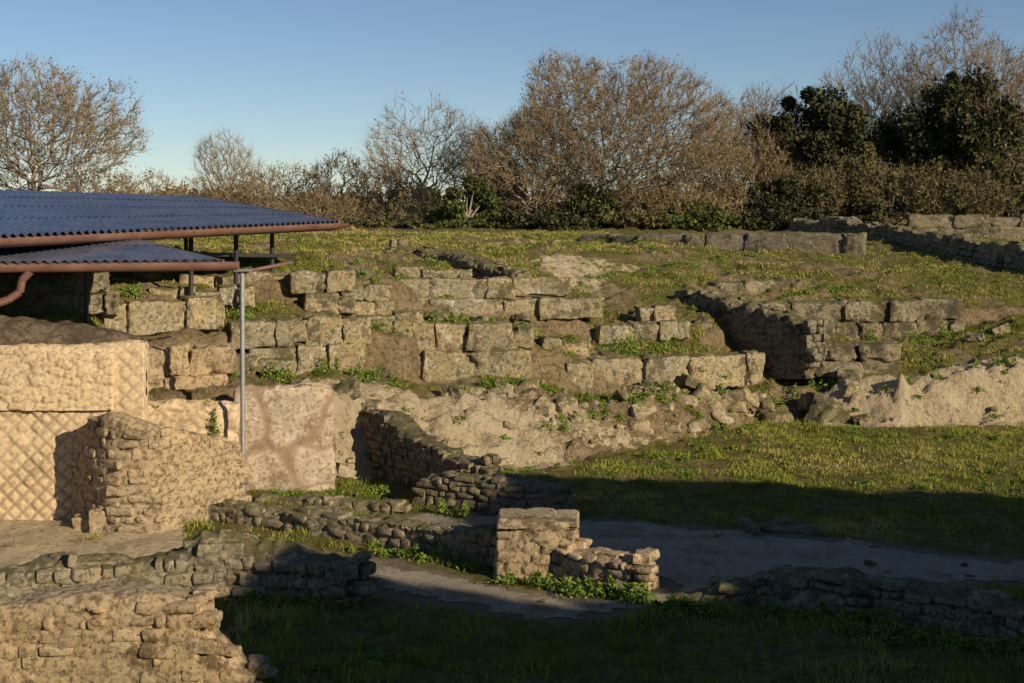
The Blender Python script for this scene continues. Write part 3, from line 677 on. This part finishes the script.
def clumps(name,px,y,rtop,wpx,nc,nl,mat,seed,rbot=None,dpt=None,leafsz=.2,trunk=True,cr_=.22,parent=None):
    rs=np.random.RandomState(seed); x=X(px,y); zb=gbase(x,y)[0][0]-.1
    zt=Z(rtop,y); z0=zb if rbot is None else Z(rbot,y); Wd=wpx*y/F/2; D_=dpt or Wd*.8; Hh=(zt-z0)/2
    cs=[]
    while len(cs)<nc:
        v=rs.uniform(-1,1,3)
        if (v**2).sum()<1 and (v**2).sum()>.12: cs.append(v)
    cs=np.array(cs); cs=cs*(1-cr_*.5); cr=rs.uniform(.4,1.35,nc)*cr_
    idx=rs.randint(0,nc,nl); d=rs.normal(0,1,(nl,3)); d/=np.linalg.norm(d,axis=1)[:,None]
    q=cs[idx]+d*(cr[idx]*rs.uniform(.3,1.25,nl)**.7)[:,None]
    c=np.stack([x+q[:,0]*Wd,y+q[:,1]*D_,z0+Hh+q[:,2]*Hh],1); c=c[c[:,2]>zb]
    e=parent or empty(name); V,f=leafquads(c,rs.uniform(.5,1.3,len(c))*leafsz,rs); col=np.repeat(rs.rand(len(c)),4)
    mk("foliage",V,f,mat,np.stack([col]*3,1),False,e)
    if trunk:
        p0=[];p1=[];r0=[];r1=[]
        top=np.array([x,y,z0+Hh]); p0.append([x,y,zb]);p1.append(top);r0.append(.03*(zt-zb));r1.append(.018*(zt-zb))
        for q in cs[:40]: p0.append([x,y,z0+Hh*(.5+.4*rs.rand())]);p1.append([x+q[0]*Wd,y+q[1]*D_,z0+Hh+q[2]*Hh]);r0.append(.1);r1.append(.03)
        V,f=prisms(np.array(p0),np.array(p1),np.array(r0),np.array(r1),6); mk("trunk_and_limbs",V,f,M_bark,None,True,e)
    return e
T="bare_tree"
tree(T,40,88,54,190,1,2000,.2,leaf=.6,twn=8)
tree(T,-70,92,75,150,2,900,.2,leaf=.4)
tree(T,226,105,136,84,3,800,.2,twn=5,tw=.024)
tree(T,425,98,100,120,4,1100,.2,twn=5,tw=.026,leaf=.1)
tree(T,480,102,128,90,14,700,.2,twn=5,leaf=.2)
tree(T,610,92,50,240,5,3400,.14,leaf=.6,twn=10,bf=.3,lump=.26,zp=.3,leafsz=.07,tw=.03)
tree(T,535,89,104,135,16,1300,.1,leaf=.5,twn=8,leafsz=.07)
tree(T,738,98,100,130,7,1300,.15,leaf=.5,twn=7,leafsz=.07)
tree(T,868,101,48,115,8,1200,.25,twn=6,tw=.03,leaf=.1)
tree(T,962,97,18,175,9,2100,.22,twn=7,tw=.032,leaf=.25)
tree(T,905,104,66,110,10,1000,.2,twn=6,tw=.03,leaf=.1)
tree(T,775,104,84,100,15,900,.2,twn=6,tw=.03,leaf=.2)
tree(T,1040,103,70,110,18,900,.2,twn=6,tw=.03,leaf=.2)
clumps("evergreen_tree",812,96,86,136,90,34000,M_ever,1,rbot=226,cr_=.19,leafsz=.16)
clumps("evergreen_tree",962,94,66,130,100,34000,M_ever,2,rbot=228,cr_=.18,leafsz=.16)
clumps("evergreen_tree",1035,100,115,100,40,14000,M_ever,3,rbot=235,leafsz=.17)
clumps("evergreen_tree",888,97,120,105,44,17000,M_ever,4,rbot=235,leafsz=.17)
clumps("evergreen_tree",850,95,112,90,40,12000,M_olive,14,rbot=235,leafsz=.15)
clumps("evergreen_tree",925,95,120,90,40,12000,M_olive,15,rbot=235,leafsz=.15)
clumps("evergreen_shrub",466,86,178,76,34,10000,M_green,5,rbot=245,leafsz=.13)
clumps("evergreen_shrub",590,90,180,110,40,10000,M_green,6,rbot=245,leafsz=.13)
clumps("evergreen_shrub",498,94,155,70,30,8000,M_ever,7,rbot=245,leafsz=.16)
clumps("evergreen_shrub",660,91,190,130,40,10000,M_green,8,rbot=245,leafsz=.13)
clumps("evergreen_shrub",785,90,170,90,30,8000,M_ever,9,rbot=240,leafsz=.16)
e=empty("brown_thicket")
k=0
for (px,y,rt,wpx,npt) in [(95,96,164,100,400),(150,100,174,90,300),(180,108,184,70,200),(285,106,162,95,500),(340,103,152,95,500),(385,98,165,80,400),(320,94,192,130,350),(250,104,182,90,350),(430,91,192,80,250),(555,95,160,100,350),(700,95,140,120,550),(755,93,138,100,500),(690,89,192,100,350),(640,90,170,110,400)]:
    k+=1; tree("t",px,y,rt,wpx,100+k,npt,.03,leaf=.7,leafsz=.085,parent=e,twn=7,twl=(.4,1.0),multi=True,lump=.45,tw=.03)
e=empty("olive_thicket")
for (px,y,rt,wpx,npt) in [(850,93,156,90,450),(890,91,165,90,450),(1000,92,145,100,500),(930,90,168,90,450),(1050,95,145,90,300),(815,91,172,80,350),(970,90,176,90,350)]:
    k+=1; tree("t",px,y,rt,wpx,100+k,npt,.03,leaf=1.0,leafsz=.12,parent=e,twn=8,twl=(.4,1.0),multi=True,lump=.4,tw=.03,mat=M_olive)
e=empty("dark_undergrowth")
for k,(px,y,rt,wpx) in enumerate([(300,92,218,110),(390,90,215,100),(470,85,218,100),(540,85,208,120),(620,86,210,110),(700,87,203,120),(780,87,198,110),(850,89,192,110),(930,91,188,110),(1010,93,186,110),(1080,94,186,110)]):
    clumps("u",px,y,rt,wpx,34,5500,(M_ever,M_olive,M_green)[k%3],200+k,rbot=246,leafsz=.14,trunk=False,parent=e,cr_=.26)
e=empty("distant_tree_line")
for k,p in enumerate(range(-300,1400,60)):
    clumps("d",p,215+15*math.sin(p),188+5*math.sin(p*1.7),90,26,900,M_brown if k%3 else M_green,300+k,rbot=222,leafsz=.5,trunk=False,parent=e,cr_=.25)

# unseen tree row added behind the viewer, outline shaped to cast the foreground shade
prof_s=[2,6,9,12,13,14.2,17.3,18.6,20.5,21.2,22,23,26.5,28.6,30.2,32.6,34.5,37]
prof_d=[3,7,10,13.5,18,20.5,20.8,15.0,13.6,16.5,20,21.8,23.6,20.6,17.2,12.8,9,2]
D0=13.0; tE=math.tan(SUN_EL); rs=np.random.RandomState(77); nl=48000
s=rs.uniform(2,37,nl); top=(D0+np.interp(s,prof_s,prof_d)+.7*fbm(np.stack([s*1.3,0*s,0*s],1),3,88))*tE
u=rs.rand(nl)**.8; dep=rs.normal(0,.8,nl); 
zl=.4+u*(top-.4)-.02*dep
along=np.array([-SY,SX]); tow=np.array([SX,SY])
dd_=D0+dep
cx=along[0]*s+tow[0]*dd_; cy=along[1]*s+tow[1]*dd_
g=gbase(cx,cy)[0]; zl=np.maximum(zl+dep*tE,g)
e=empty("unseen_shade_tree_row")
V,f=leafquads(np.stack([cx,cy,zl],1),rs.uniform(.22,.46,nl),rs); col=np.repeat(rs.rand(nl),4)
mk("foliage",V,f,M_ever,np.stack([col]*3,1),False,e)
p0=[];p1=[];r0=[];r1=[]
for sv in np.arange(4,36,2.3):
    tp_=(D0+np.interp(sv,prof_s,prof_d))*tE; bx_=along*sv+tow*D0
    gg_=gbase(bx_[0],bx_[1])[0][0]; p0.append([bx_[0],bx_[1],gg_-.2]);p1.append([bx_[0],bx_[1],tp_*.85]);r0.append(.3);r1.append(.08)
    for q in range(8):
        zz_=tp_*(.2+.08*q); o=rs.normal(0,1.2,2); p0.append([bx_[0],bx_[1],zz_]);p1.append([bx_[0]+o[0],bx_[1]+o[1],zz_+1]);r0.append(.1);r1.append(.03)
V,f=prisms(np.array(p0),np.array(p1),np.array(r0),np.array(r1),6); mk("trunks_and_limbs",V,f,M_bark,None,True,e)

# ---------------------------------------------------------------- light, sky, camera
sc=bpy.context.scene
sd=bpy.data.lights.new("sun",'SUN'); sd.energy=5.0; sd.angle=math.radians(.5); sd.color=(1,.86,.62)
so=bpy.data.objects.new("sun",sd); sc.collection.objects.link(so)
v=Vector((SX*math.cos(SUN_EL),SY*math.cos(SUN_EL),math.sin(SUN_EL)))
so.rotation_euler=v.to_track_quat('Z','Y').to_euler(); so.location=(20,-20,30)
w=bpy.data.worlds.new("World"); sc.world=w; w.use_nodes=True; nt=w.node_tree
sk=nt.nodes.new("ShaderNodeTexSky"); sk.sky_type='NISHITA'; sk.sun_disc=False; sk.sun_elevation=SUN_EL; sk.sun_rotation=math.atan2(SX,SY)
sk.altitude=2500; sk.air_density=1.0; sk.dust_density=0.0; sk.ozone_density=2.5
nt.links.new(sk.outputs[0],nt.nodes["Background"].inputs[0]); nt.nodes["Background"].inputs[1].default_value=.082
cd=bpy.data.cameras.new("camera"); cd.sensor_width=36; cd.lens=36*F/1024; cd.clip_end=5000; cd.shift_y=-141.5/1024
co=bpy.data.objects.new("camera",cd); co.location=(0,0,CH); co.rotation_euler=(math.radians(90),0,0); sc.collection.objects.link(co); sc.camera=co
sc.view_settings.view_transform='Standard'; sc.view_settings.look='None'; sc.view_settings.exposure=0
